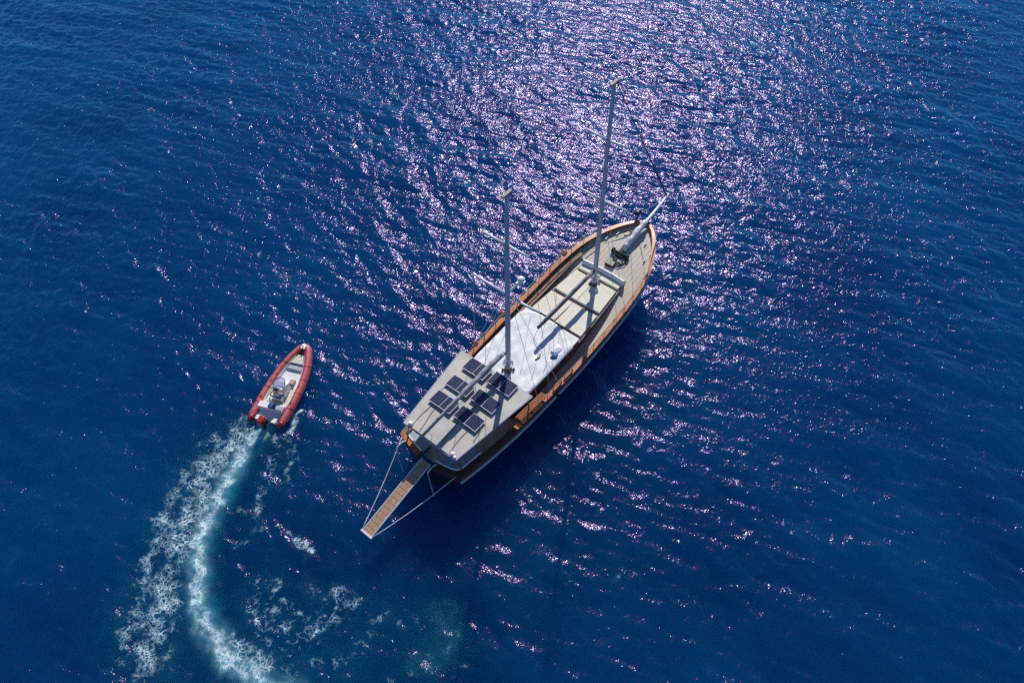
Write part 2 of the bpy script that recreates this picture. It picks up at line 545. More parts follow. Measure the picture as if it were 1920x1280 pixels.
    dt.inputs["Subsurface Scale"].default_value = 20.0
    dt.inputs["Specular IOR Level"].default_value = 0.0
    dw = N("ShaderNodeBsdfDiffuse")
    dw.inputs[0].default_value = (0.66, 0.77, 0.82, 1)
    fc = N("ShaderNodeMixRGB")
    fc.inputs[1].default_value = (0.38, 0.68, 0.80, 1)
    fc.inputs[2].default_value = (0.78, 0.87, 0.90, 1)
    L(lace, fc.inputs[0])
    L(fc.outputs[0], dw.inputs[0])
    m1 = N("ShaderNodeMixShader")
    L(tq, m1.inputs[0]); L(tr.outputs[0], m1.inputs[1]); L(dt.outputs[0], m1.inputs[2])
    m2 = N("ShaderNodeMixShader")
    L(white, m2.inputs[0]); L(m1.outputs[0], m2.inputs[1]); L(dw.outputs[0], m2.inputs[2])
    L(m2.outputs[0], out.inputs[0])
    me.materials.append(m)

build_foam()

# ------------------------------------------------------------------ the sailing yacht
Y0 = (-4.739, 19.499, 0.0)
YH = R(51.75)
yacht = empty("sailing_yacht", Y0, YH)
tag(yacht, "large wooden two-masted sailing yacht with solar panels on its aft roof", "yacht")

SX = [0, 1.5, 4.5, 7.7, 11.4, 14.3, 17.4, 19.5, 21.4, 22.6, 23.3, 23.68]
SB = [2.28, 2.52, 2.86, 3.03, 3.15, 3.13, 3.02, 2.70, 1.98, 1.27, 0.66, 0.07]
SZ = [2.42, 2.35, 2.3, 2.32, 2.45, 2.63, 2.93, 3.12, 3.27, 3.36, 3.40, 3.43]

def spl(xq, xs, ys):
    """monotone-ish cubic through the table"""
    xs = np.array(xs, float); ys = np.array(ys, float)
    m = np.gradient(ys, xs)
    i = np.clip(np.searchsorted(xs, xq) - 1, 0, len(xs) - 2)
    h = xs[i + 1] - xs[i]
    t = (xq - xs[i]) / h
    return float((2 * t**3 - 3 * t**2 + 1) * ys[i] + (t**3 - 2 * t**2 + t) * h * m[i] + (-2 * t**3 + 3 * t**2) * ys[i + 1] + (t**3 - t**2) * h * m[i + 1])

def B(x): return max(0.05, spl(x, SX, SB))
def ZR(x): return spl(x, SX, SZ)
def ZD(x): return ZR(x) - 0.72
def ZK(x): return ZR(x) - float(np.interp(x, [0, 15, 18, 20, 23.6], [0.72, 0.70, 0.5, 0.38, 0.30]))   # walking deck
STA = list(np.linspace(0, 19.5, 27)) + list(np.linspace(19.5, 23.68, 13))[1:]

def hx(x, z):
    rk = 2.7 * (max(0, x - 15.5) / 8.2) ** 2.2
    f = 1 - (z + 0.7) / (ZR(x) + 0.7)
    return x - rk * max(0, f)

def hy(x, z):
    zd = ZD(x)
    t = min(1, max(0, (z + 0.7) / (zd + 0.7)))
    return B(x) * (0.45 + 0.55 * t ** 0.5) if z < zd else B(x)

def bulge(y, w): return -0.42 * (1 - (y / w) ** 2)

def levels(x): 
    zd = ZD(x)
    return [-0.7, -0.3, 0.1, 0.1 + (zd - 0.1) * 0.35, 0.1 + (zd - 0.1) * 0.7, zd]

bm = NB()
for s in (1, -1):
    grid(bm, [[(hx(x, z), s * hy(x, z), z) for z in levels(x)] for x in STA])
NT = 13
grid(bm, [[(bulge(-1 + 2 * k / (NT - 1), 1), hy(0, z) * (-1 + 2 * k / (NT - 1)), z) for k in range(NT)] for z in levels(0)])
bmesh.ops.remove_doubles(bm, verts=bm.verts[:], dist=0.004)
obj("hull", bm, 'hull', yacht, True)

for s in (1, -1):
    bm = NB()
    rows = []
    for x in STA:
        b, zd, zr = B(x), ZD(x), ZR(x)
        bi = max(0.01, b - 0.13)
        rows.append([(hx(x, zd), s * b, zd + 0.003), (hx(x, zr), s * (b + 0.02), zr), (hx(x, zr) - (0.1 if b < 0.5 else 0), s * bi, zr), (hx(x, zd) - (0.1 if b < 0.5 else 0), s * bi, zd)])
    grid(bm, rows)
    nl = len(bm.faces)
    # aft quarter of the bulwark, leaving the gangway gate open
    ks = np.linspace(0.24, 1.0, 7)
    rows = []
    for k in ks:
        y = s * B(0) * k
        rows.append([(bulge(k, 1) * 1.0, y, ZD(0) + 0.003), (bulge(k, 1), y, ZR(0)), (bulge(k, 1) + 0.13, y, ZR(0)), (bulge(k, 1) + 0.13, y, ZD(0))])
    grid(bm, rows)
    o = obj("bulwark", bm, ['bulwark', 'lining'], yacht)
    for i, p in enumerate(o.data.polygons):
        if i % 3 == 2 or (i % 3 == 1 and False):
            p.material_index = 1

    for x0, x1, cm in ((0.0, 4.5, 'shadecap'), (4.503, 23.68, 'varnish')):
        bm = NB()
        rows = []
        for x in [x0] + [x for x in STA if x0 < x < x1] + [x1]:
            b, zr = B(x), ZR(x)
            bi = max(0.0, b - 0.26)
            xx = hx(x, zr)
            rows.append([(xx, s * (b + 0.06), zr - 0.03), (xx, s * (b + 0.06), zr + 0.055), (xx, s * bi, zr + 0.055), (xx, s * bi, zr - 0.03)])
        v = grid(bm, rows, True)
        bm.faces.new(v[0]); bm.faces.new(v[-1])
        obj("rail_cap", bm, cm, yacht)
    bm = NB()
    rows = []
    for k in np.linspace(0.24, 1.0, 8):
        y = s * (B(0) + 0.05) * k
        xx = bulge(k, 1) - 0.05
        rows.append([(xx, y, ZR(0) - 0.03), (xx, y, ZR(0) + 0.052), (xx + 0.3, y, ZR(0) + 0.052), (xx + 0.3, y, ZR(0) - 0.03)])
    v = grid(bm, rows, True)
    bm.faces.new(v[0]); bm.faces.new(v[-1])
    obj("rail_cap", bm, 'varnish' if s > 0 else 'shadecap', yacht)  # port piece keeps the sunlit tone, starboard takes the shade colour

    bm = NB()
    for x0, x1 in ((0.0, 8.2), (8.5, 23.5)):
        xs_ = [x0] + [x for x in STA if x0 < x < x1] + [x1]
        rows = []
        for x in xs_:
            b, zd = B(x), ZD(x)
            xx = hx(x, zd)
            rows.append([(xx, s * (b - 0.01), zd - 0.10), (xx, s * (b + 0.085), zd - 0.08), (xx, s * (b + 0.085), zd + 0.05), (xx, s * (b - 0.01), zd + 0.07)])
        v = grid(bm, rows, True)
        bm.faces.new(v[0]); bm.faces.new(v[-1])
    obj("rub_rail", bm, 'rub', yacht)
    # thin waterline stripe
    bm = NB()
    grid(bm, [[(hx(x, z), s * (hy(x, z) + 0.012), z) for z in (0.20, 0.34)] for x in STA])
    obj("boot_stripe", bm, 'rub', yacht)
    # bulwark frames seen on the inside
    bm = NB()
    for x in np.arange(1.0, 21.6, 0.85):
        b = B(x)
        box(bm, hx(x, ZD(x)) - 0.05, hx(x, ZD(x)) + 0.05, s * (b - 0.13) - 0.05, s * (b - 0.13) + 0.05, ZD(x), ZR(x) - 0.035)
    o = obj("bulwark_frames", bm, 'bulwark', yacht)
    o['kind'] = 'stuff'
    # freeing ports: dark slots low in the bulwark
    bm = NB()
    for x in np.arange(8.9, 20.5, 1.7):
        y = s * (B(x) - 0.135)
        ang = math.atan2(s * (B(x + 0.3) - B(x - 0.3)), 0.6)
        box(bm, -0.4, 0.4, -0.012, 0.012, 0.06, 0.24, mx=Matrix.Translation((hx(x, ZK(x)), y, ZK(x))) @ Matrix.Rotation(ang, 4, 'Z'))
    o = obj("freeing_ports", bm, 'black', yacht)
    o['kind'] = 'stuff'

# decks
def deck_part(name, x0, x1, m):
    bm = NB()
    xs_ = [x0] + [x for x in STA if x0 < x < x1] + [x1]
    rows = []
    for x in xs_:
        b = max(0.02, B(x) - 0.12)
        rows.append([(hx(x, ZK(x)), b * k, ZK(x) + 0.02 + 0.05 * (1 - k * k)) for k in np.linspace(-1, 1, 9)])
    grid(bm, rows)
    return obj(name, bm, m, yacht, True)
deck_part("deck", 0, 23.6, 'deck')
# deck seams: caulking lines on the foredeck
bm = NB()
for y in np.arange(-2.4, 2.41, 0.3):
    pts = []
    for x in np.linspace(18.5, 23.2, 14):
        b = B(x) - 0.2
        if abs(y) < b:
            pts.append((hx(x, ZK(x)), y, ZK(x) + 0.022 + 0.05 * (1 - (y / (b + 0.08)) ** 2)))
    if len(pts) > 1:
        tube(bm, pts, 0.007, 4)
o = obj("deck_seams", bm, 'sidedeck', yacht)
o['kind'] = 'stuff'

# cabin trunk: raised aft part and low forward part
def W(x): return float(np.interp(x, [5.2, 7.2, 11.2, 12, 14.5, 17.2, 18.4], [1.95, 2.08, 2.12, 2.1, 1.93, 1.72, 1.62]))
def ribbon(x0, x1, off=0.0, n=10):
    xs_ = np.linspace(x0, x1, n)
    return [(x, -W(x) - off) for x in xs_] + [(x, W(x) + off) for x in xs_[::-1]]
bm = NB(); poly(bm, ribbon(5.2, 11.85), 1.45, 3.02)
c1 = obj("deckhouse", bm, 'mahogany', yacht)
bm = NB(); poly(bm, ribbon(5.2, 11.9, 0.06), 3.022, 3.09, 0.03)
obj("roof", bm, 'trunk', c1)
bm = NB(); poly(bm, ribbon(11.853, 18.35), 1.5, 2.56)
c2 = obj("deckhouse", bm, 'mahogany', yacht)
bm = NB(); poly(bm, ribbon(11.92, 18.4, 0.05), 2.562, 2.62, 0.02)
obj("roof", bm, 'gaptop', c2)
def windows(c, xs_, z0, z1, wdt):
    for s in (1, -1):
        for x in xs_:
            ang = math.atan2(s * (W(x + 0.2) - W(x - 0.2)), 0.4)
            mx = Matrix.Translation((x, s * (W(x) + 0.012), 0)) @ Matrix.Rotation(ang, 4, 'Z')
            bm = NB()
            for a, b_, c_, d_ in ((-wdt, wdt, z0 - 0.05, z0), (-wdt, wdt, z1, z1 + 0.05), (-wdt, -wdt + 0.05, z0, z1), (wdt - 0.05, wdt, z0, z1)):
                box(bm, a, b_, -0.018, 0.022, c_, d_, mx=mx)
            box(bm, -wdt + 0.05, wdt - 0.05, -0.01, 0.006, z0, z1, mx=mx)
            o = obj("window", bm, ['varnish', 'glass'], c)
            for p in o.data.polygons[-6:]:
                p.material_index = 1
windows(c1, (6.6, 7.8, 9.0, 10.2, 11.2), 2.2, 2.72, 0.42)
windows(c2, (12.8, 14.0, 15.2, 16.4, 17.5), 2.12, 2.38, 0.28)

# seat back at the head of the sunbeds
bm = NB()
rows = []
for y in np.linspace(-1.68, 1.68, 15):
    x = 18.02 - 0.10 * (y / 1.68) ** 2
    rows.append([(x - 0.15, y, 2.6), (x - 0.13, y, 2.98), (x - 0.05, y, 3.06), (x + 0.1, y, 3.05), (x + 0.17, y, 2.95), (x + 0.17, y, 2.3)])
v = grid(bm, rows)
bm.faces.new(v[0]); bm.faces.new(v[-1])
obj("seat_back", bm, 'canvas', yacht, False)

# hard top over the aft deck
bm = NB()
RT = [(0.17, -1.93), (6.06, -2.74), (6.06, 2.70), (0.12, 1.96)]
rows = []
nX, nY = 14, 13
for i in range(nX):
    u = i / (nX - 1)
    rows.append([(0.15 + u * 5.91, (-1 + 2 * j / (nY - 1)) * (1.95 + u * 0.77), 3.84 + 0.07 * (1 - (-1 + 2 * j / (nY - 1)) ** 2)) for j in range(nY)])
vt = grid(bm, rows)
g = bmesh.ops.extrude_face_region(bm, geom=bm.faces[:])
bmesh.ops.translate(bm, vec=(0, 0, -0.11), verts=[e for e in g['geom'] if isinstance(e, bmesh.types.BMVert)])
top = obj("hard_top", bm, 'rooftop', yacht)
# rim round the hard top
bm = NB()
tube(bm, [(0.13, -1.97, 3.80), (6.08, -2.76, 3.80)], 0.05, 8)
tube(bm, [(0.13, 1.97, 3.80), (6.08, 2.76, 3.80)], 0.05, 8)
tube(bm, [(0.12, -1.97, 3.80), (0.12, 1.97, 3.80)], 0.05, 8)
tube(bm, [(6.09, -2.76, 3.80), (6.09, 2.76, 3.80)], 0.05, 8)
obj("rim", bm, 'panelframe', top)
for x, k in ((0.4, 1.9), (2.3, 2.12), (4.2, 2.36), (5.9, 2.58)):
    for s in (1, -1):
        bm = NB()
        tube(bm, [(x, s * (k + 0.12), ZR(x)), (x, s * k, 3.74)], 0.045, 8)
        obj("roof_post", bm, 'varnish', yacht, True)
# cables across the hard top
for pts in ([(2.05, 1.45, 3.9), (1.1, 1.5, 3.89), (0.22, 1.42, 3.87)], [(2.05, 1.2, 3.92), (1.3, 1.05, 3.91), (0.22, 0.8, 3.91)],
            [(2.1, -0.5, 3.93), (1.0, -0.62, 3.93), (0.22, -0.75, 3.91)], [(2.1, -1.3, 3.9), (1.2, -1.3, 3.9), (0.22, -1.42, 3.87)],
            [(3.6, -0.6, 3.93), (3.05, -0.62, 3.93)], [(3.55, 1.75, 3.88), (3.0, 1.72, 3.88)], [(2.5, -1.85, 3.89), (1.6, -2.02, 3.87)]):
    bm = NB(); tube(bm, smooth_path(pts, 4), 0.022, 5)
    obj("cable", bm, 'boom', top, True)
# stern lamps on the aft corners
for y in (-1.62, 1.55):
    bm = NB(); ball(bm, (0.26, y, 3.97), 0.15, 0.75)
    tube(bm, [(0.26, y, 3.82), (0.26, y, 3.95)], 0.09, 10)
    obj("stern_lamp", bm, 'lamp', yacht, True)
bm = NB(); ball(bm, (0.2, -1.85, 3.93), 0.10, 0.8)
obj("stern_lamp", bm, 'lamp', yacht, True)

# solar panels (each: frame, two cell fields, centre bar)
def panel(x0, x1, y0, y1, tilt):
    mx = Matrix.Translation(((x0 + x1) / 2, (y0 + y1) / 2, 4.05)) @ Matrix.Rotation(tilt, 4, 'X')
    hx_, hy_ = (x1 - x0) / 2, (y1 - y0) / 2
    bm = NB()
    f = 0.045
    box(bm, -hx_, hx_, -hy_, -hy_ + f, -0.02, 0.025, mx=mx)
    box(bm, -hx_, hx_, hy_ - f, hy_, -0.02, 0.025, mx=mx)
    box(bm, -hx_, -hx_ + f, -hy_ + f, hy_ - f, -0.02, 0.025, mx=mx)
    box(bm, hx_ - f, hx_, -hy_ + f, hy_ - f, -0.02, 0.025, mx=mx)
    box(bm, -hx_ + f, hx_ - f, -0.018, 0.018, -0.018, 0.024, mx=mx)
    for sx in (-1, 1):
        for sy in (-1, 1):
            box(bm, sx * (hx_ - 0.08) - 0.02, sx * (hx_ - 0.08) + 0.02, sy * (hy_ - 0.08) - 0.02, sy * (hy_ - 0.08) + 0.02, -0.2, -0.02, mx=mx)
    o = obj("solar_panel", bm, 'panelframe', yacht)
    for s in (-1, 1):
        bm = NB()
        ya, yb = (0.018, hy_ - f) if s > 0 else (-hy_ + f, -0.018)
        nx_, ny_ = 6, 6
        gx, gy = (2 * hx_ - 2 * f) / nx_, (yb - ya) / ny_
        box(bm, -hx_ + f, hx_ - f, ya, yb, -0.012, 0.002, mx=mx)
        for i in range(nx_):
            for j in range(ny_):
                a, b_ = -hx_ + f + i * gx, ya + j * gy
                box(bm, a + 0.0045, a + gx - 0.0045, b_ + 0.0045, b_ + gy - 0.0045, 0.002, 0.007, mx=mx)
        c = obj("cell_field", bm, ['panelframe', 'cell'], o)
        for p in c.data.polygons[6:]:
            p.material_index = 1
for x0, x1 in ((5.02, 6.02), (3.5, 4.38), (2.04, 3.0)):
    panel(x0, x1, 0.16, 1.80, R(-3))
for x0, x1 in ((5.1, 6.1), (3.58, 4.5), (2.08, 3.02)):
    panel(x0, x1, -1.74, -0.06, R(3))

# masts
def mast(name, foot, tip, r0, r1, spreaders):
    bm = NB()
    f, t_ = Vector(foot), Vector(tip)
    n = 10
    tube(bm, [f + (t_ - f) * i / n for i in range(n + 1)], [r0 + (r1 - r0) * (i / n) ** 1.4 for i in range(n + 1)], 14)
    m = obj(name, bm, 'mast', yacht, True)
    bm = NB()
    tube(bm, [f, f + Vector((0, 0, 0.30))], [r0 + 0.10, r0 + 0.06], 14)
    obj("mast_collar", bm, 'boom', m, True)
    bm = NB()
    box(bm, -0.34, 0.34, -0.09, 0.09, 0, 0.10, 0.03, Matrix.Translation(t_))
    obj("masthead_plate", bm, 'capwood', m)
    for z, half, lift in spreaders:
        k = (z - f.z) / (t_.z - f.z)
        p = f + (t_ - f) * k
        for s in (1, -1):
            bm = NB()
            tube(bm, [p + Vector((0, s * 0.1, 0)), p + Vector((-0.1, s * half * 0.5, lift * 0.5)), p + Vector((-0.15, s * half, lift))], [0.08, 0.07, 0.052], 8)
            obj("spreader", bm, 'spar', m, True)
    return m
MF, MT = (16.74, -0.06, 2.62), (16.12, 0.03, 18.2)
ZF, ZT = (7.12, -0.12, 3.09), (7.28, 0.02, 16.8)
mm = mast("main_mast", MF, MT, 0.17, 0.10, ((10.35, 1.95, 0.22), (14.7, 1.45, 0.2)))
mz = mast("mizzen_mast", ZF, ZT, 0.17, 0.11, ((9.95, 2.28, 0.28), (13.6, 1.5, 0.22)))
# radar on the mizzen
bm = NB(); ball(bm, (7.95, -0.38, 10.75), 0.22, 0.7)
rd = obj("radar_dome", bm, 'lamp', mz, True)
bm = NB()
tube(bm, [(7.25, -0.12, 10.2), (7.9, -0.36, 10.55)], 0.06, 8)
box(bm, 7.7, 8.15, -0.55, -0.2, 10.52, 10.56)
obj("bracket", bm, 'spar', rd)
# pins and winches at the mast feet
for m_, f in ((mm, MF), (mz, ZF)):
    for a in (0.6, 2.4, 3.9, 5.3):
        bm = NB()
        c = Vector((f[0] + 0.34 * math.cos(a), f[1] + 0.34 * math.sin(a), f[2]))
        tube(bm, [c, c + Vector((0, 0, 0.08)), c + Vector((0, 0, 0.10)), c + Vector((0, 0, 0.24))], [0.09, 0.09, 0.06, 0.07], 10)
        obj("winch", bm, 'boom', m_, True)
# coil of halyard tails hanging on each mast
for m_, f in ((mm, MF), (mz, ZF)):
    bm = NB()
    for i in range(5):
        tube(bm, [(f[0] + (0.24 + 0.02 * i) * math.cos(a), f[1] + (0.24 + 0.02 * i) * math.sin(a), f[2] + 0.55 + 0.05 * i + 0.06 * math.sin(3 * a + i)) for a in np.linspace(0, 2 * math.pi, 15)], 0.025, 5, False)
    o = obj("halyard_coil", bm, 'wire', m_, True)

# booms
bm = NB()
tube(bm, [(16.5, 0, 4.12), (14, 0, 4.10), (11.2, 0, 4.08), (10.3, 0, 4.07)], [0.15, 0.145, 0.13, 0.10], 12)
bo = obj("main_boom", bm, 'boom', yacht, True)
bm = NB()
xs_ = np.linspace(15.9, 11.0, 24)
tube(bm, [(x, 0.015 * math.sin(5 * x), 4.26 + 0.015 * math.sin(9 * x)) for x in xs_], [max(0.03, 0.10 * math.sin(math.pi * min(1, (i + 1) / 6) / 2) * (1 - 0.35 * i / 23) + 0.012 * math.sin(7 * i)) for i in range(24)], 10)
obj("furled_sail", bm, 'sailbag', bo, True)
bm = NB()
tube(bm, [(10.5, 0, 4.0), (10.2, 0.1, 3.5), (10.05, 0.15, 3.12)], 0.02, 5)
obj("sheet", bm, 'wire', bo)
bm = NB()
tube(bm, [(6.95, 0, 4.95), (3, 0.06, 4.95), (-0.3, 0.0, 4.92)], [0.12, 0.12, 0.08], 12)
bz = obj("mizzen_boom", bm, 'sailbag', yacht, True)
bm = NB()
xs_ = np.linspace(6.7, 0.9, 30)
tube(bm, [(x, 0.02 * math.sin(4 * x), 5.12 + 0.02 * math.sin(8 * x)) for x in xs_], [max(0.05, 0.21 * math.sin(math.pi * min(1, (i + 1) / 6) / 2) * (1 - 0.7 * i / 29) + 0.015 * math.sin(6 * i)) for i in range(30)], 10)
obj("furled_sail", bm, 'sailbag', bz, True)
bm = NB()
tube(bm, [(0.2, 0, 4.85), (0.4, 0, 3.95)], 0.02, 5)
obj("sheet", bm, 'wire', bz)

# bowsprit, furled staysail on it, forestay
bm = NB()
tube(bm, [(20.45, 0, 3.08), (22.9, 0, 3.54), (23.6, 0, 3.66), (26.25, 0, 4.2)], [0.20, 0.19, 0.12, 0.06], 12)
bs = obj("bowsprit", bm, 'spar', yacht, True)
bm = NB()
xs_ = np.linspace(20.6, 23.3, 16)
tube(bm, [(x, 0.02 * math.sin(6 * x), 3.22 + (x - 20.6) * 0.19 + 0.02 * math.sin(11 * x)) for x in xs_], [0.19 + 0.06 * math.sin(math.pi * i / 15) + 0.02 * math.sin(5 * i) for i in range(16)], 10)
obj("furled_staysail", bm, 'rub', bs, True)
bm = NB()
a, b_ = Vector((26.15, 0, 4.2)), Vector(MT) + Vector((0.25, 0, -0.05))
tube(bm, [a + (b_ - a) * i / 12 for i in range(13)], [0.026 + 0.026 * math.sin(math.pi * min(1, (i + 0.6) / 7)) * (i < 7) for i in range(13)], 8)
obj("forestay", bm, 'stay', yacht, True)
# bobstay and whisker lines
for s in (1, -1):
    bm = NB(); tube(bm, [(26.1, 0, 4.1), (hx(22.4, 3.2), s * (B(22.4) + 0.02), ZR(22.4) - 0.1)], 0.018, 5)
    obj("bowsprit_guy", bm, 'wire', yacht)
bm = NB(); tube(bm, [(26.0, 0, 4.1), (hx(23.6, 1.2) + 0.05, 0, 1.2)], 0.018, 5)
obj("bobstay", bm, 'wire', yacht)
# shrouds
def along(f, t_, z):
    f, t_ = Vector(f), Vector(t_)
    return f + (t_ - f) * ((z - f.z) / (t_.z - f.z))
for f, t_, zs, xs_ in ((MF, MT, ((10.35, 1.95, 0.22), (14.7, 1.45, 0.2)), (16.9, 15.9, 14.9)), (ZF, ZT, ((9.95, 2.28, 0.28), (13.6, 1.5, 0.22)), (7.6, 6.6, 8.6))):
    for s in (1, -1):
        lo, hi = along(f, t_, zs[0][0]), along(f, t_, zs[1][0])
        a1 = lo + Vector((-0.15, s * zs[0][1], zs[0][2])); a2 = hi + Vector((-0.15, s * zs[1][1], zs[1][2]))
        for j, path in enumerate(([Vector(t_), a2, a1, (xs_[0], s * (B(xs_[0]) + 0.02), ZR(xs_[0]))], [lo + Vector((0, 0, 0.5)), (xs_[1], s * (B(xs_[1]) + 0.02), ZR(xs_[1]))], [lo + Vector((0, 0, 0.3)), (xs_[2], s * (B(xs_[2]) + 0.02), ZR(xs_[2]))])):
            bm = NB(); tube(bm, path, 0.013, 5)
            obj("shroud", bm, 'wire', yacht)

# life-line stanchions with two wires on the port and starboard rails
for s in (1, -1):
    tops = []
    for x in np.arange(7.4, 21.8, 1.2):
        p = Vector((hx(x, ZR(x)), s * (B(x) - 0.05), ZR(x) + 0.05))
        bm = NB(); tube(bm, [p, p + Vector((0, 0, 0.5))], 0.024, 6)
        obj("stanchion", bm, 'metal', yacht)
        tops.append(p)
    bm = NB()
    tube(bm, [p + Vector((0, 0, 0.5)) for p in tops], 0.032, 6)
    obj("hand_rail", bm, 'tan', yacht, True)
    bm = NB()
    tube(bm, [p + Vector((0, 0, 0.26)) for p in tops], 0.010, 5)
    obj("lifeline", bm, 'wire', yacht)

# long side bench inside the port bulwark
bench = None
for k in range(3):
    bm = NB()
    rows = []
    for x in np.linspace(7.6, 18.6, 16):
        y1 = B(x) - 0.16 - k * 0.215
        y0 = y1 - 0.195
        z = ZR(x) - 0.17 - 0.02 * k
        rows.append([(x, y0, z - 0.05), (x, y1, z - 0.05), (x, y1, z), (x, y0, z)])
    v = grid(bm, rows, True)
    bm.faces.new(v[0]); bm.faces.new(v[-1])
    if bench is None:
        bench = obj("side_bench", bm, 'sidedeck', yacht)
    else:
        obj("slat", bm, 'sidedeck', bench)
for x in np.arange(8.0, 18.6, 1.3):
    bm = NB()
    box(bm, x - 0.03, x + 0.03, B(x) - 0.75, B(x) - 0.2, ZK(x) + 0.03, ZR(x) - 0.26)
    obj("bench_leg", bm, 'bulwark', bench)

# varnished slatted side benches along the starboard rail
for x0, x1 in ((4.95, 7.35),):
    fr = None
    for k in range(4):
        bm = NB()
        ya = -(B((x0 + x1) / 2)) + 0.42 - k * 0.115
        a0, a1 = ya + 0.12, ya - 0.02
        tube(bm, [(x0 + 0.02, a0, 2.62 + 0.0 * k), (x1, a1, 2.62)], 0.045, 6)
        if fr is None:
            f = NB()
            tube(f, [(x0, ya + 0.16, 2.56), (x1, ya + 0.02, 2.56)], 0.04, 6)
            fr = obj("rail_bench", f, 'varnish', yacht)
            for x in (x0 + 0.2, (x0 + x1) / 2, x1 - 0.2):
                yy = -B(x) + 0.30
                f = NB()
                box(f, x - 0.04, x + 0.04, yy - 0.24, yy + 0.24, 2.50, 2.575)
                box(f, x - 0.04, x + 0.04, yy - 0.04, yy + 0.04, 2.36, 2.497)
                obj("bracket", f, 'varnish', fr)
        obj("slat", bm, 'varnish', fr)
for x0 in (8.1, 9.2):
    bm = NB(); yy = -B(x0) + 0.15
    tube(bm, [(x0, yy, 2.42), (x0, yy, 2.60), (x0 + 0.8, yy - 0.04, 2.62), (x0 + 0.8, yy - 0.04, 2.44)], 0.05, 8)
    obj("hand_rail", bm, 'varnish', yacht, True)

# stern seat with its back rail
for s in (1, -1):
    bm = NB()
    pts = [(-0.12, s * 0.55, 2.50), (-0.02, s * 1.1, 2.50), (0.25, s * 1.92, 2.50), (1.1, s * 2.12, 2.48), (1.9, s * 2.24, 2.48)]
    tube(bm, smooth_path(pts, 4), 0.05, 6)
    obj("seat_rail", bm, 'spar', yacht, True)
# gangway: frame, planks, ropes
gw = NB()
GA, GB = Vector((-0.42, -0.08, 2.36)), Vector((-5.38, -0.12, 1.40))
for s in (1, -1):
    off = Vector((0, s * 0.34, 0))
    tube(gw, [GA + off, GB + off], 0.045, 6)
for k in range(6):
    p = GA + (GB - GA) * (0.02 + 0.96 * k / 5)
    tube(gw, [p + Vector((0, -0.34, -0.05)), p + Vector((0, 0.34, -0.05))], 0.035, 6)
gang = obj("gangway", gw, 'rub', yacht)
NP = 15
for k in range(NP):
    p0 = GA + (GB - GA) * (k / NP + 0.002)
    p1 = GA + (GB - GA) * ((k + 1) / NP - 0.002)
    bm = NB()
    dz = rng.uniform(-0.006, 0.006)
    vs = [(p0.x, p0.y - 0.3, p0.z + 0.02 + dz), (p0.x, p0.y + 0.3, p0.z + 0.02 + dz), (p1.x, p1.y + 0.3, p1.z + 0.02 + dz), (p1.x, p1.y - 0.3, p1.z + 0.02 + dz)]
    lo = [bm.verts.new((x, y, z - 0.05)) for x, y, z in vs]
    hi = [bm.verts.new(v) for v in vs]
    bm.faces.new(hi); bm.faces.new(lo[::-1])
    for i in range(4):
        bm.faces.new((lo[i], lo[(i + 1) % 4], hi[(i + 1) % 4], hi[i]))
    obj("plank", bm, 'gang', gang)
bm = NB(); box(bm, -5.50, -5.38, -0.54, 0.30, 1.35, 1.45, 0.02)
obj("end_bar", bm, 'rub', gang)
for s in (1, -1):
    a, b_ = Vector((-0.05, s * 2.12, 2.45)), Vector((-5.43, -0.12 + s * 0.38, 1.40))
    bm = NB(); tube(bm, [a + (b_ - a) * t - Vector((0, 0, 0.24 * math.sin(math.pi * t))) for t in np.linspace(0, 1, 12)], 0.028, 6)
    obj("gangway_rope", bm, 'rope', yacht, True)
# boat davits over the stern with hanging falls
for s, y in ((1, 1.72), (-1, -0.75)):
    bm = NB()
    tube(bm, smooth_path([(-0.1, y, 2.2), (-0.35, y + 0.02, 2.55), (-0.75, y + 0.06, 2.55), (-0.95, y + 0.06, 2.42)], 4), 0.045, 7)
    d = obj("davit", bm, 'rub', yacht, True)
    bm = NB(); tube(bm, [(-0.95, y + 0.06, 2.42), (-1.02, y - 0.1, 1.2), (-1.1, y - 0.3, 0.15)], 0.022, 5)
    obj("fall_line", bm, 'wire', d)

# foredeck gear
bm = NB()
box(bm, 19.85, 20.3, -0.35, 0.35, 2.74, 3.0, 0.05)
tube(bm, [(20.08, -0.62, 3.02), (20.08, 0.62, 3.02)], 0.09, 12)
tube(bm, [(20.08, -0.66, 3.02), (20.08, -0.5, 3.02)], 0.2, 12)
tube(bm, [(20.08, 0.5, 3.02), (20.08, 0.66, 3.02)], 0.2, 12)
wl = obj("windlass", bm, 'greenrope', yacht)
bm = NB()
tube(bm, [(20.1, 0.2, 3.05), (21.0, 0.3, 2.98), (22.0, 0.35, 3.1), (22.7, 0.38, 3.4)], 0.045, 6)
obj("anchor_chain", bm, 'boom', wl)
bm = NB()
tube(bm, [(22.2, 0.55, 3.2), (23.9, 0.85, 3.75)], 0.05, 6)
tube(bm, [(23.8, 0.55, 3.55), (24.05, 0.85, 3.78), (23.75, 1.25, 3.60)], [0.03, 0.09, 0.03], 6)
tube(bm, [(22.3, 0.2, 3.3), (22.2, 0.55, 3.25), (22.1, 0.95, 3.3)], 0.045, 6)
box(bm, 23.4, 23.9, 0.75, 1.0, 3.75, 4.1, 0.05)
obj("bow_anchor", bm, 'black', yacht)
for x, y in ((20.75, 1.62), (20.55, -1.70), (21.6, 1.2), (21.9, -0.95)):
    bm = NB()
    z = ZK(x) + 0.05
    tube(bm, [(x - 0.16, y, z + 0.12), (x + 0.16, y, z + 0.12)], 0.035, 6)
    for dx in (-0.07, 0.07):
        tube(bm, [(x + dx, y, z - 0.02), (x + dx, y, z + 0.12)], 0.028, 6)
    obj("cleat", bm, 'panelframe', yacht)

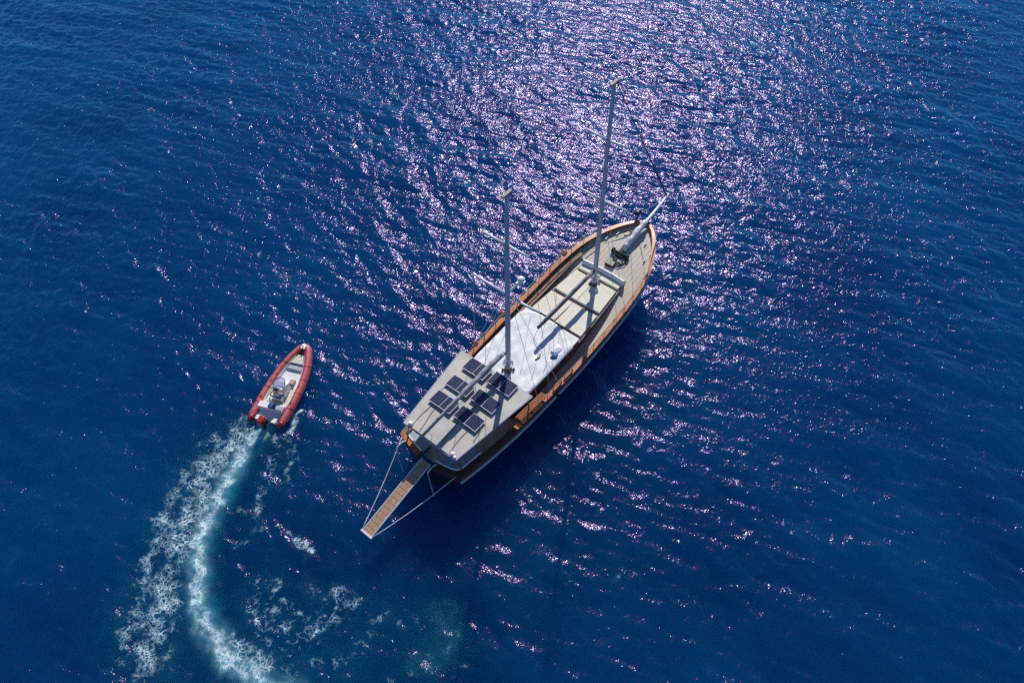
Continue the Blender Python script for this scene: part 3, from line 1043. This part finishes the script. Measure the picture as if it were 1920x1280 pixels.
# ------------------------------------------------------------------ loose things on the yacht (world placed)
YM = Matrix.Translation(Y0) @ Matrix.Rotation(YH, 4, 'Z')
def on_yacht(o):
    o.matrix_world = YM
    return o
SUNG = "sun mattresses on the forward cabin top"
def mattress(name, pts, z, th, label, group=SUNG, m='mattress', cat='sun mattress'):
    bm = NB()
    poly(bm, pts, z, z + th, 0.045)
    return tag(on_yacht(obj(name, bm, m)), label, cat, group)
def rect(x0, x1, y0, y1): return [(x0, y0), (x1, y0), (x1, y1), (x0, y1)]
ZC = 2.623
mattress("sun_mattress", [(17.30, -1.64), (17.84, -1.6), (17.84, -0.02), (17.30, -0.02)], ZC, 0.15, "narrow cream cushion in front of the seat back, starboard side of the tall mast")
mattress("sun_mattress", [(17.30, 0.02), (17.84, 0.02), (17.84, 1.6), (17.30, 1.64)], ZC, 0.15, "narrow cream cushion in front of the seat back, port side of the tall mast")
mattress("sun_mattress", [(14.72, -1.84), (17.06, -1.66), (17.06, -0.28), (16.4, -0.28), (16.4, -0.012), (14.72, -0.012)], ZC, 0.15, "large cream mattress just behind the tall mast, starboard of the dark boom")
mattress("sun_mattress", [(14.72, 0.012), (16.4, 0.012), (16.4, 0.28), (17.06, 0.28), (17.06, 1.66), (14.72, 1.84)], ZC, 0.15, "large cream mattress just behind the tall mast, port of the dark boom")
mattress("sun_mattress", [(12.30, -2.0), (14.40, -1.86), (14.40, 0.06), (12.30, 0.06)], ZC, 0.15, "cream mattress bordering the white canvas cover, starboard one beside the short gap")
mattress("sun_mattress", [(12.34, 0.15), (13.95, 0.15), (13.95, 0.075), (14.40, 0.075), (14.40, 1.86), (12.34, 2.0)], ZC, 0.15, "cream mattress bordering the white canvas cover, port one under the boom end")

# white canvas cover over the raised deckhouse
bm = NB()
rows = []
nX, nY = 60, 46
def front(y):
    return float(np.interp(y, [-2.3, -1.95, -1.2, -0.72, -0.3, 0.9, 1.6, 2.05, 2.3], [11.05, 11.2, 11.45, 11.84, 11.9, 11.95, 11.84, 11.45, 11.25]))
for i in range(nX):
    u = i / (nX - 1)
    r_ = []
    for j in range(nY):
        v = -1 + 2 * j / (nY - 1)
        y0 = v * 2.26
        x = 5.7 + u * (front(y0) - 5.7)
        y = v * (W(x) + 0.14)
        z = 3.125 + 0.018 * math.sin(3.1 * x + 2.2 * y) * math.sin(2.3 * y - 0.6 * x) + 0.012 * math.sin(7 * x - 4 * y) + 0.010 * math.sin(1.2 * x + 9 * y)
        z -= 0.10 * max(0, abs(v) - 0.94) / 0.06
        r_.append((x, y, z + 0.02))
    rows.append(r_)
grid(bm, rows)
g = bmesh.ops.extrude_face_region(bm, geom=bm.faces[:])
bmesh.ops.translate(bm, vec=(0, 0, -0.012), verts=[e for e in g['geom'] if isinstance(e, bmesh.types.BMVert)])
cover = tag(on_yacht(obj("canvas_cover", bm, 'canvas', smooth=True)), "wrinkled white canvas cover spread over the raised deckhouse between the masts", "canvas cover")
def cover_line(pts, r=0.012):
    bm = NB(); tube(bm, pts, r, 4)
    o = obj("seam", bm, 'seam', smooth=True)
    o.parent = cover
for (xa, ya), (xb, yb) in (((11.6, 1.5), (7.3, -0.9)), ((11.8, 0.4), (7.4, -1.7)), ((11.6, -0.4), (8.3, -1.95)), ((10.2, 2.1), (6.2, 0.7)), ((8.6, 2.15), (6.4, 1.3)), ((11.7, -0.8), (9.6, -2.0))):
    cover_line([(xa + (xb - xa) * t, ya + (yb - ya) * t + 0.04 * math.sin(6 * t), 3.165 + 0.012 * math.sin(9 * t)) for t in np.linspace(0, 1, 10)])

# crumpled towel bundle
def lump(bm, c, sc, seed):
    g = bmesh.ops.create_icosphere(bm, subdivisions=3, radius=1)
    for v in g['verts']:
        p = v.co
        k = 1 + 0.18 * math.sin(3.1 * p.x + seed) * math.cos(2.7 * p.y + seed) + 0.12 * math.sin(6 * p.z + 2 * p.x + seed)
        v.co = Vector((c[0] + p.x * sc[0] * k, c[1] + p.y * sc[1] * k, c[2] + max(-0.3, p.z) * sc[2] * k))
bm = NB()
lump(bm, (10.25, -1.55, 3.19), (0.40, 0.26, 0.07), 1)
t1 = tag(on_yacht(obj("towel_bundle", bm, 'canvas', smooth=True)), "crumpled white towel heap at the starboard edge of the canvas cover", "towel")
bm = NB()
lump(bm, (9.75, -1.75, 3.19), (0.30, 0.18, 0.08), 4)
tag(on_yacht(obj("towel_bundle", bm, 'bluebag', smooth=True)), "crumpled blue towel heap beside the white one at the cover's edge", "towel")
bm = NB()
tube(bm, smooth_path([(9.3, -0.95, 3.18), (9.05, -1.05, 3.19), (8.75, -1.0, 3.18)], 4), 0.05, 6)
tag(on_yacht(obj("boat_hook", bm, 'boom', smooth=True)), "short dark stick lying on the white canvas cover", "stick")

# stern cushions
for s, lab in ((-1, "blue-grey stern seat cushion under the roof's starboard aft corner"), (1, "blue-grey stern seat cushion under the roof's port aft corner")):
    bm = NB()
    pts = [(-0.06, s * 0.55), (0.0, s * 1.2), (0.12, s * 1.9), (1.0, s * 2.1), (1.85, s * 2.22), (1.85, s * 1.65), (0.75, s * 1.5), (0.62, s * 0.55)]
    if s > 0:
        pts = pts[::-1]
    poly(bm, pts, 2.12, 2.36, 0.06)
    tag(on_yacht(obj("seat_cushion", bm, 'cushion')), lab, "cushion", "cushions of the stern seat")
    bm = NB()
    pts = [(0.12, s * 0.6), (0.2, s * 1.7), (1.8, s * 2.05), (1.8, s * 1.7), (0.75, s * 1.5), (0.62, s * 0.6)]
    if s > 0:
        pts = pts[::-1]
    poly(bm, pts, 1.68, 2.117)
    obj("stern_bench", bm, 'mahogany', yacht)

# dark box, ropes and a modelled shadow line on the foredeck
bm = NB(); box(bm, 18.75, 19.25, -0.22, 0.42, 2.6, 2.92, 0.03)
tag(on_yacht(obj("deck_box", bm, 'darkred')), "small dark red box on the pale foredeck behind the windlass", "box")
bm = NB()
pts = []
for i in range(90):
    a = i * 0.42
    r = 0.16 + 0.34 * abs(math.sin(i * 0.13)) 
    pts.append((19.7 + r * math.cos(a) * 1.1, -0.25 + r * math.sin(a), 2.74 + 0.0022 * i + 0.02 * math.sin(2.3 * i)))
tube(bm, pts, 0.028, 5)
tag(on_yacht(obj("rope_coil", bm, 'greenrope', smooth=True)), "tangled dark green rope heaped beside the windlass on the foredeck", "rope")
bm = NB()
tube(bm, smooth_path([(18.7, 2.4, 2.62), (19.5, 2.05, 2.74), (20.4, 1.45, 2.86), (21.2, 0.9, 2.98), (21.8, 0.55, 3.06)], 5), 0.03, 5)
tag(on_yacht(obj("rope_or_shadow_line", bm, 'boom', smooth=True)), "dark mooring rope lying in a curve across the port side of the foredeck", "rope")
bm = NB()
tube(bm, smooth_path([(21.7, -0.6, 3.03), (21.0, -1.25, 2.94), (20.2, -1.95, 2.82), (19.6, -2.3, 2.75)], 5), 0.03, 5)  # thin dark tube added as the cast shadow of a shroud
tag(on_yacht(obj("rope_or_shadow_line", bm, 'boom', smooth=True)), "dark strip standing in for a rigging shadow along the starboard edge of the foredeck", "rope")

# red ball fenders on the port rail
FG = "red fenders along the port rail"
for x, lab in ((17.7, "red ball fender on the port rail, the one beside the front mattress"), (10.9, "red ball fender on the port rail, the one beside the rear mast"), (7.9, "red ball fender on the port rail, the one nearest the solar panels")):
    y, z = B(x) + 0.2, ZR(x) - 0.02
    f = empty("ball_fender", YM @ Vector((x, y, z - 0.25)), YH)
    tag(f, lab, "fender", FG)
    bm = NB(); ball(bm, (0, 0, 0.25), 0.25, 1.15)
    obj("ball", bm, 'redball', f, True)
    bm = NB(); tube(bm, [(0, 0, 0.52), (0, -0.12, 0.5), (0, -0.22, 0.34)], 0.02, 5)
    obj("lanyard", bm, 'rope', f)

# ------------------------------------------------------------------ the inflatable speedboat
rib = empty("inflatable_boat", (-15.58, 22.928, 0.0), R(74.83))
tag(rib, "red inflatable speedboat with white console under way, trailing a curved wake", "speedboat")
half = [(0.30, 1.04, 0.36), (1.2, 1.07, 0.36), (2.4, 1.06, 0.38), (3.6, 0.95, 0.42), (4.6, 0.74, 0.50), (5.4, 0.46, 0.58), (5.85, 0.20, 0.63)]
pth = smooth_path(half + [(x, -y, z) for x, y, z in half[::-1]], 6)
bm = NB(); tube(bm, pth, [0.265 if min(i, len(pth) - 1 - i) > 6 else 0.255 for i in range(len(pth))], 16, False)
obj("tube", bm, 'tube', rib, True)
for s in (1, -1):
    bm = NB(); tube(bm, [(0.305, s * 1.04, 0.36), (0.06, s * 1.035, 0.355), (-0.12, s * 1.03, 0.35), (-0.2, s * 1.03, 0.35)], [0.25, 0.235, 0.16, 0.08], 16)
    obj("tube_end", bm, 'tubecap', rib, True)
    # grab rope along the tube and rubbing strake
    side = [p for p in pth if p.y * s > 0.05]
    bm = NB(); tube(bm, [p + Vector((0, 0, 0.265)) for p in side[::2]], 0.012, 5)
    obj("grab_rope", bm, 'rope', rib, True)
    bm = NB(); tube(bm, [p + Vector((0, s * 0.262 * (1 if p.x < 5 else 0.7), 0.02)) for p in side], 0.04, 6)
    obj("strake", bm, 'tubecap', rib, True)
    bm = NB()
    for x in (1.6, 2.9, 4.1):
        y = float(np.interp(x, [h[0] for h in half], [h[1] for h in half]))
        tube(bm, [(x - 0.09, s * (y - 0.01), 0.655 + 0.03 * (x > 3.5)), (x + 0.09, s * (y - 0.03), 0.66 + 0.03 * (x > 3.5))], 0.035, 6)
    o = obj("grips", bm, 'black', rib); o['kind'] = 'stuff'
# glued seam bands round the tube
for x in (1.2, 2.4, 3.5, 4.5):
    i0 = min(range(len(pth) // 2), key=lambda i: abs(pth[i].x - x))
    for s in (1, -1):
        p, q = pth[i0].copy(), pth[i0 + 1].copy()
        d = (q - p).normalized()
        a, b_ = p.copy(), p + d * 0.07
        a.y *= s; b_.y *= s
        bm = NB(); tube(bm, [a, b_], 0.272, 16, False)
        obj("seam_band", bm, 'tubecap', rib, True)
# rigid hull
bm = NB()
rows = []
for x in np.linspace(0.15, 5.7, 14):
    y = float(np.interp(x, [h[0] for h in half], [h[1] for h in half])) - 0.1
    zz = float(np.interp(x, [h[0] for h in half], [h[2] for h in half]))
    rows.append([(x, -y, zz), (x, -y * 0.9, zz - 0.2), (x, -y * 0.5, -0.12), (x, 0, -0.32 + 0.5 * max(0, (x - 4) / 1.7) ** 2), (x, y * 0.5, -0.12), (x, y * 0.9, zz - 0.2), (x, y, zz)])
v = grid(bm, rows)
bm.faces.new(v[0])
obj("hull", bm, 'gel', rib, True)
# floor and inner liner
bm = NB()
rows = []
for x in np.linspace(0.75, 5.3, 12):
    y = float(np.interp(x, [h[0] for h in half], [h[1] for h in half])) - 0.16
    zz = float(np.interp(x, [h[0] for h in half], [h[2] for h in half]))
    rows.append([(x, -y, zz + 0.13), (x, -y + 0.08, zz + 0.14), (x, -y + 0.13, zz - 0.05), (x, y - 0.13, zz - 0.05), (x, y - 0.08, zz + 0.14), (x, y, zz + 0.13)])
grid(bm, rows)
obj("liner", bm, 'gel', rib)
bm = NB()
rows = []
for x in np.linspace(1.25, 4.2, 8):
    y = float(np.interp(x, [h[0] for h in half], [h[1] for h in half])) - 0.31
    rows.append([(x, -y, 0.345 + 0.03 * max(0, x - 3)), (x, y, 0.345 + 0.03 * max(0, x - 3))])
v = grid(bm, rows)
obj("floor", bm, 'ribfloor', rib)
# stern bench / engine well
bm = NB()
box(bm, 0.78, 1.22, -0.86, 0.86, 0.3, 0.80, 0.05)
obj("stern_bench", bm, 'gel', rib)
bm = NB()
box(bm, 0.12, 0.80, -0.76, 0.76, 0.18, 0.42, 0.04)
obj("swim_platform", bm, 'gel', rib)
for y in (-0.55, 0.55):
    bm = NB(); box(bm, 0.02, 0.35, y - 0.16, y + 0.16, 0.40, 0.52, 0.03)
    obj("step", bm, 'gel', rib)
bm = NB(); box(bm, 0.80, 1.10, -0.80, -0.34, 0.803, 0.86, 0.02); obj("bench_pad", bm, 'greypad', rib)
bm = NB(); box(bm, 1.22, 1.55, -0.8, 0.8, 0.34, 0.50, 0.03); obj("bench_seat", bm, 'ribfloor', rib)
# white lockers behind the seat, port side
bm = NB(); box(bm, 1.3, 1.62, 0.18, 0.52, 0.5, 0.78, 0.05); obj("locker", bm, 'gel', rib)
# outboard engine
en = NB(); box(en, -0.48, 0.08, -0.20, 0.20, 0.62, 1.10, 0.10, seg=3)
eng = obj("outboard_engine", en, 'cowl', rib, True)
bm = NB()
box(bm, -0.42, 0.02, -0.16, 0.16, 0.5, 0.63, 0.04)
box(bm, -0.32, -0.08, -0.07, 0.07, -0.45, 0.5, 0.03)
box(bm, -0.05, 0.16, -0.18, 0.18, 0.3, 0.62, 0.03)
obj("engine_leg", bm, 'black', eng)
# console, windscreen, wheel
bm = NB()
rows = []
for y in np.linspace(-0.40, 0.40, 9):
    c = 0.16 * (1 - (y / 0.4) ** 2)
    rows.append([(2.02, y, 0.34), (2.02, y, 0.86), (2.22, y, 1.06), (2.55 + c, y, 1.10), (2.78 + c, y, 0.98), (2.88 + c, y, 0.34)])
v = grid(bm, rows)
bm.faces.new(v[0]); bm.faces.new(v[-1])
con = obj("console", bm, 'gel', rib)
bm = NB()
tube(bm, smooth_path([(2.25, -0.40, 1.10), (2.5, -0.40, 1.34), (2.78, -0.2, 1.42), (2.82, 0, 1.44), (2.78, 0.2, 1.42), (2.5, 0.40, 1.34), (2.25, 0.40, 1.10)], 4), 0.022, 6)
ws = obj("windscreen_frame", bm, 'black', con, True)
bm = NB()
grid(bm, [[(2.32, -0.41, 1.07), (2.52, -0.40, 1.33)], [(2.62, -0.3, 1.09), (2.72, -0.25, 1.40)], [(2.74, 0, 1.1), (2.81, 0, 1.43)], [(2.62, 0.3, 1.09), (2.72, 0.25, 1.40)], [(2.32, 0.41, 1.07), (2.52, 0.40, 1.33)]])
g = bmesh.ops.extrude_face_region(bm, geom=bm.faces[:])
bmesh.ops.translate(bm, vec=(-0.015, 0, 0), verts=[e for e in g['geom'] if isinstance(e, bmesh.types.BMVert)])
obj("windscreen", bm, 'screen', con, True)
bm = NB()
c = Vector((1.96, 0.12, 0.98))
tube(bm, [c + Vector((0.10 * math.sin(a), 0.17 * math.cos(a), 0.15 * math.sin(a))) for a in np.linspace(0, 2 * math.pi, 17)], 0.022, 5, False)
tube(bm, [c, c + Vector((0.12, 0, -0.06))], 0.03, 6)
obj("steering_wheel", bm, 'black', con, True)
bm = NB(); box(bm, 2.06, 2.22, -0.3, -0.1, 0.92, 1.08, 0.03); obj("instrument_pod", bm, 'greypad', con)
# helm seat with curved dark back
bm = NB(); box(bm, 1.62, 1.95, -0.36, 0.30, 0.34, 0.72, 0.05); st_ = obj("helm_seat", bm, 'gel', rib)
bm = NB()
tube(bm, smooth_path([(1.92, 0.36, 0.92), (1.66, 0.32, 0.98), (1.56, 0.0, 1.0), (1.62, -0.34, 0.98), (1.9, -0.42, 0.92)], 5), 0.038, 7)
obj("backrest", bm, 'black', st_, True)
# bow cushions and locker
bm = NB(); poly(bm, [(4.12, -0.52), (4.52, -0.44), (4.52, 0.44), (4.12, 0.52)], 0.40, 0.55, 0.03); obj("bow_step", bm, 'greypad', rib)
bm = NB(); poly(bm, [(4.54, -0.45), (5.28, -0.18), (5.28, 0.18), (4.54, 0.45)], 0.42, 0.66, 0.04); obj("bow_cushion", bm, 'ribfloor', rib)
bm = NB(); box(bm, 5.62, 6.02, -0.15, 0.15, 0.86, 0.95, 0.03); tube(bm, [(5.75, 0, 0.92), (5.75, 0, 1.15)], 0.04, 6); obj("bow_plate", bm, 'lamp', rib)
# loose things aboard
RM = Matrix.Translation(rib.location) @ Matrix.Rotation(R(74.83), 4, 'Z')
bm = NB(); box(bm, 0.82, 1.18, -0.28, 0.12, 0.803, 0.95, 0.03)
o = tag(obj("storage_box", bm, 'bluebox'), "dark blue box on the white stern bench of the red speedboat", "box"); o.matrix_world = RM
bm = NB(); box(bm, 3.0, 3.35, -0.52, -0.18, 0.36, 0.58, 0.03)
o = tag(obj("storage_box", bm, 'tan'), "tan box standing ahead of the speedboat's console", "box"); o.matrix_world = RM

# ------------------------------------------------------------------ the driver of the speedboat
def person():
    V = [(0, 0, 0.0), (0.03, 0, 0.22), (0.06, 0, 0.42), (0.08, 0, 0.50), (0.11, 0, 0.60), (0.12, 0, 0.70),
         (0.02, 0.10, -0.01), (0.42, 0.13, 0.02), (0.44, 0.13, -0.36), (0.56, 0.13, -0.38),
         (0.02, -0.10, -0.01), (0.42, -0.13, 0.02), (0.44, -0.13, -0.36), (0.56, -0.13, -0.38),
         (0.07, 0.19, 0.43), (0.14, 0.25, 0.19), (0.36, 0.20, 0.24), (0.43, 0.19, 0.26),
         (0.07, -0.19, 0.43), (0.14, -0.25, 0.19), (0.36, -0.16, 0.24), (0.43, -0.14, 0.26), (0.13, 0, 0.78)]
    E_ = [(0, 1), (1, 2), (2, 3), (3, 4), (4, 5), (5, 22), (0, 6), (6, 7), (7, 8), (8, 9), (0, 10), (10, 11), (11, 12), (12, 13),
          (2, 14), (14, 15), (15, 16), (16, 17), (2, 18), (18, 19), (19, 20), (20, 21)]
    Rd = [0.14, 0.13, 0.13, 0.06, 0.075, 0.10, 0.10, 0.075, 0.05, 0.045, 0.10, 0.075, 0.05, 0.045,
          0.07, 0.05, 0.04, 0.035, 0.07, 0.05, 0.04, 0.035, 0.07]
    me = bpy.data.meshes.new("body")
    me.from_pydata(V, E_, [])
    o = link(bpy.data.objects.new("body", me))
    sk = o.modifiers.new("skin", 'SKIN')
    for i, r in enumerate(Rd):
        me.skin_vertices[0].data[i].radius = (r, r)
    me.skin_vertices[0].data[0].use_root = True
    sb = o.modifiers.new("sub", 'SUBSURF')
    sb.levels = sb.render_levels = 2
    dg = bpy.context.evaluated_depsgraph_get()
    bm_ = bpy.data.meshes.new_from_object(o.evaluated_get(dg))
    bpy.data.objects.remove(o)
    bm_.name = "person"
    for k in ('skin', 'shirt', 'shorts'):
        bm_.materials.append(M[k])
    for p in bm_.polygons:
        c = p.center
        p.use_smooth = True
        arm = abs(c.y) > 0.2 and c.z > 0.1
        if c.z > 0.46 or (arm and (c.z < 0.27 or c.x > 0.2)):
            p.material_index = 0
        elif c.z > 0.10 and c.x < 0.25:
            p.material_index = 1
        elif c.x < 0.40 and c.z > -0.15:
            p.material_index = 2
    return bm_
M['skin'] = mat("skin", (0.42, 0.23, 0.15), 0.6, 0.06, 8)
M['shirt'] = mat("white_shirt", (0.66, 0.66, 0.68), 0.85, 0.06, 10)
M['shorts'] = mat("grey_shorts", (0.10, 0.11, 0.14), 0.85, 0.1, 10)
M['hair'] = mat("dark_hair", (0.015, 0.011, 0.009), 0.7, 0.2, 30, bump=0.01)
dr = empty("person", RM @ Vector((1.68, -0.2, 0.86)), R(74.83))
tag(dr, "person in a white top with dark hair sitting at the speedboat's console", "person")
pb = link(bpy.data.objects.new("body", person()))
pb.parent = dr
bm = NB()
g = bmesh.ops.create_uvsphere(bm, u_segments=14, v_segments=9, radius=0.118)
for v in g['verts']:
    v.co = Vector((v.co.x * 1.05 + 0.10, v.co.y * 0.95, v.co.z + 0.735))
bmesh.ops.delete(bm, geom=[f for f in bm.faces if f.calc_center_median().x > 0.15 and f.calc_center_median().z < 0.77], context='FACES')
obj("hair", bm, 'hair', pb, True)
bm = NB()
for s_ in (1, -1):
    ball(bm, (0.205, s_ * 0.035, 0.725), 0.014, 1, 8, 6)
o = obj("eyes", bm, 'hair', pb, True)
bm = NB()
tube(bm, [(0.20, 0, 0.735), (0.225, 0, 0.70), (0.20, 0, 0.69)], [0.010, 0.017, 0.010], 6)
obj("nose", bm, 'skin', pb, True)
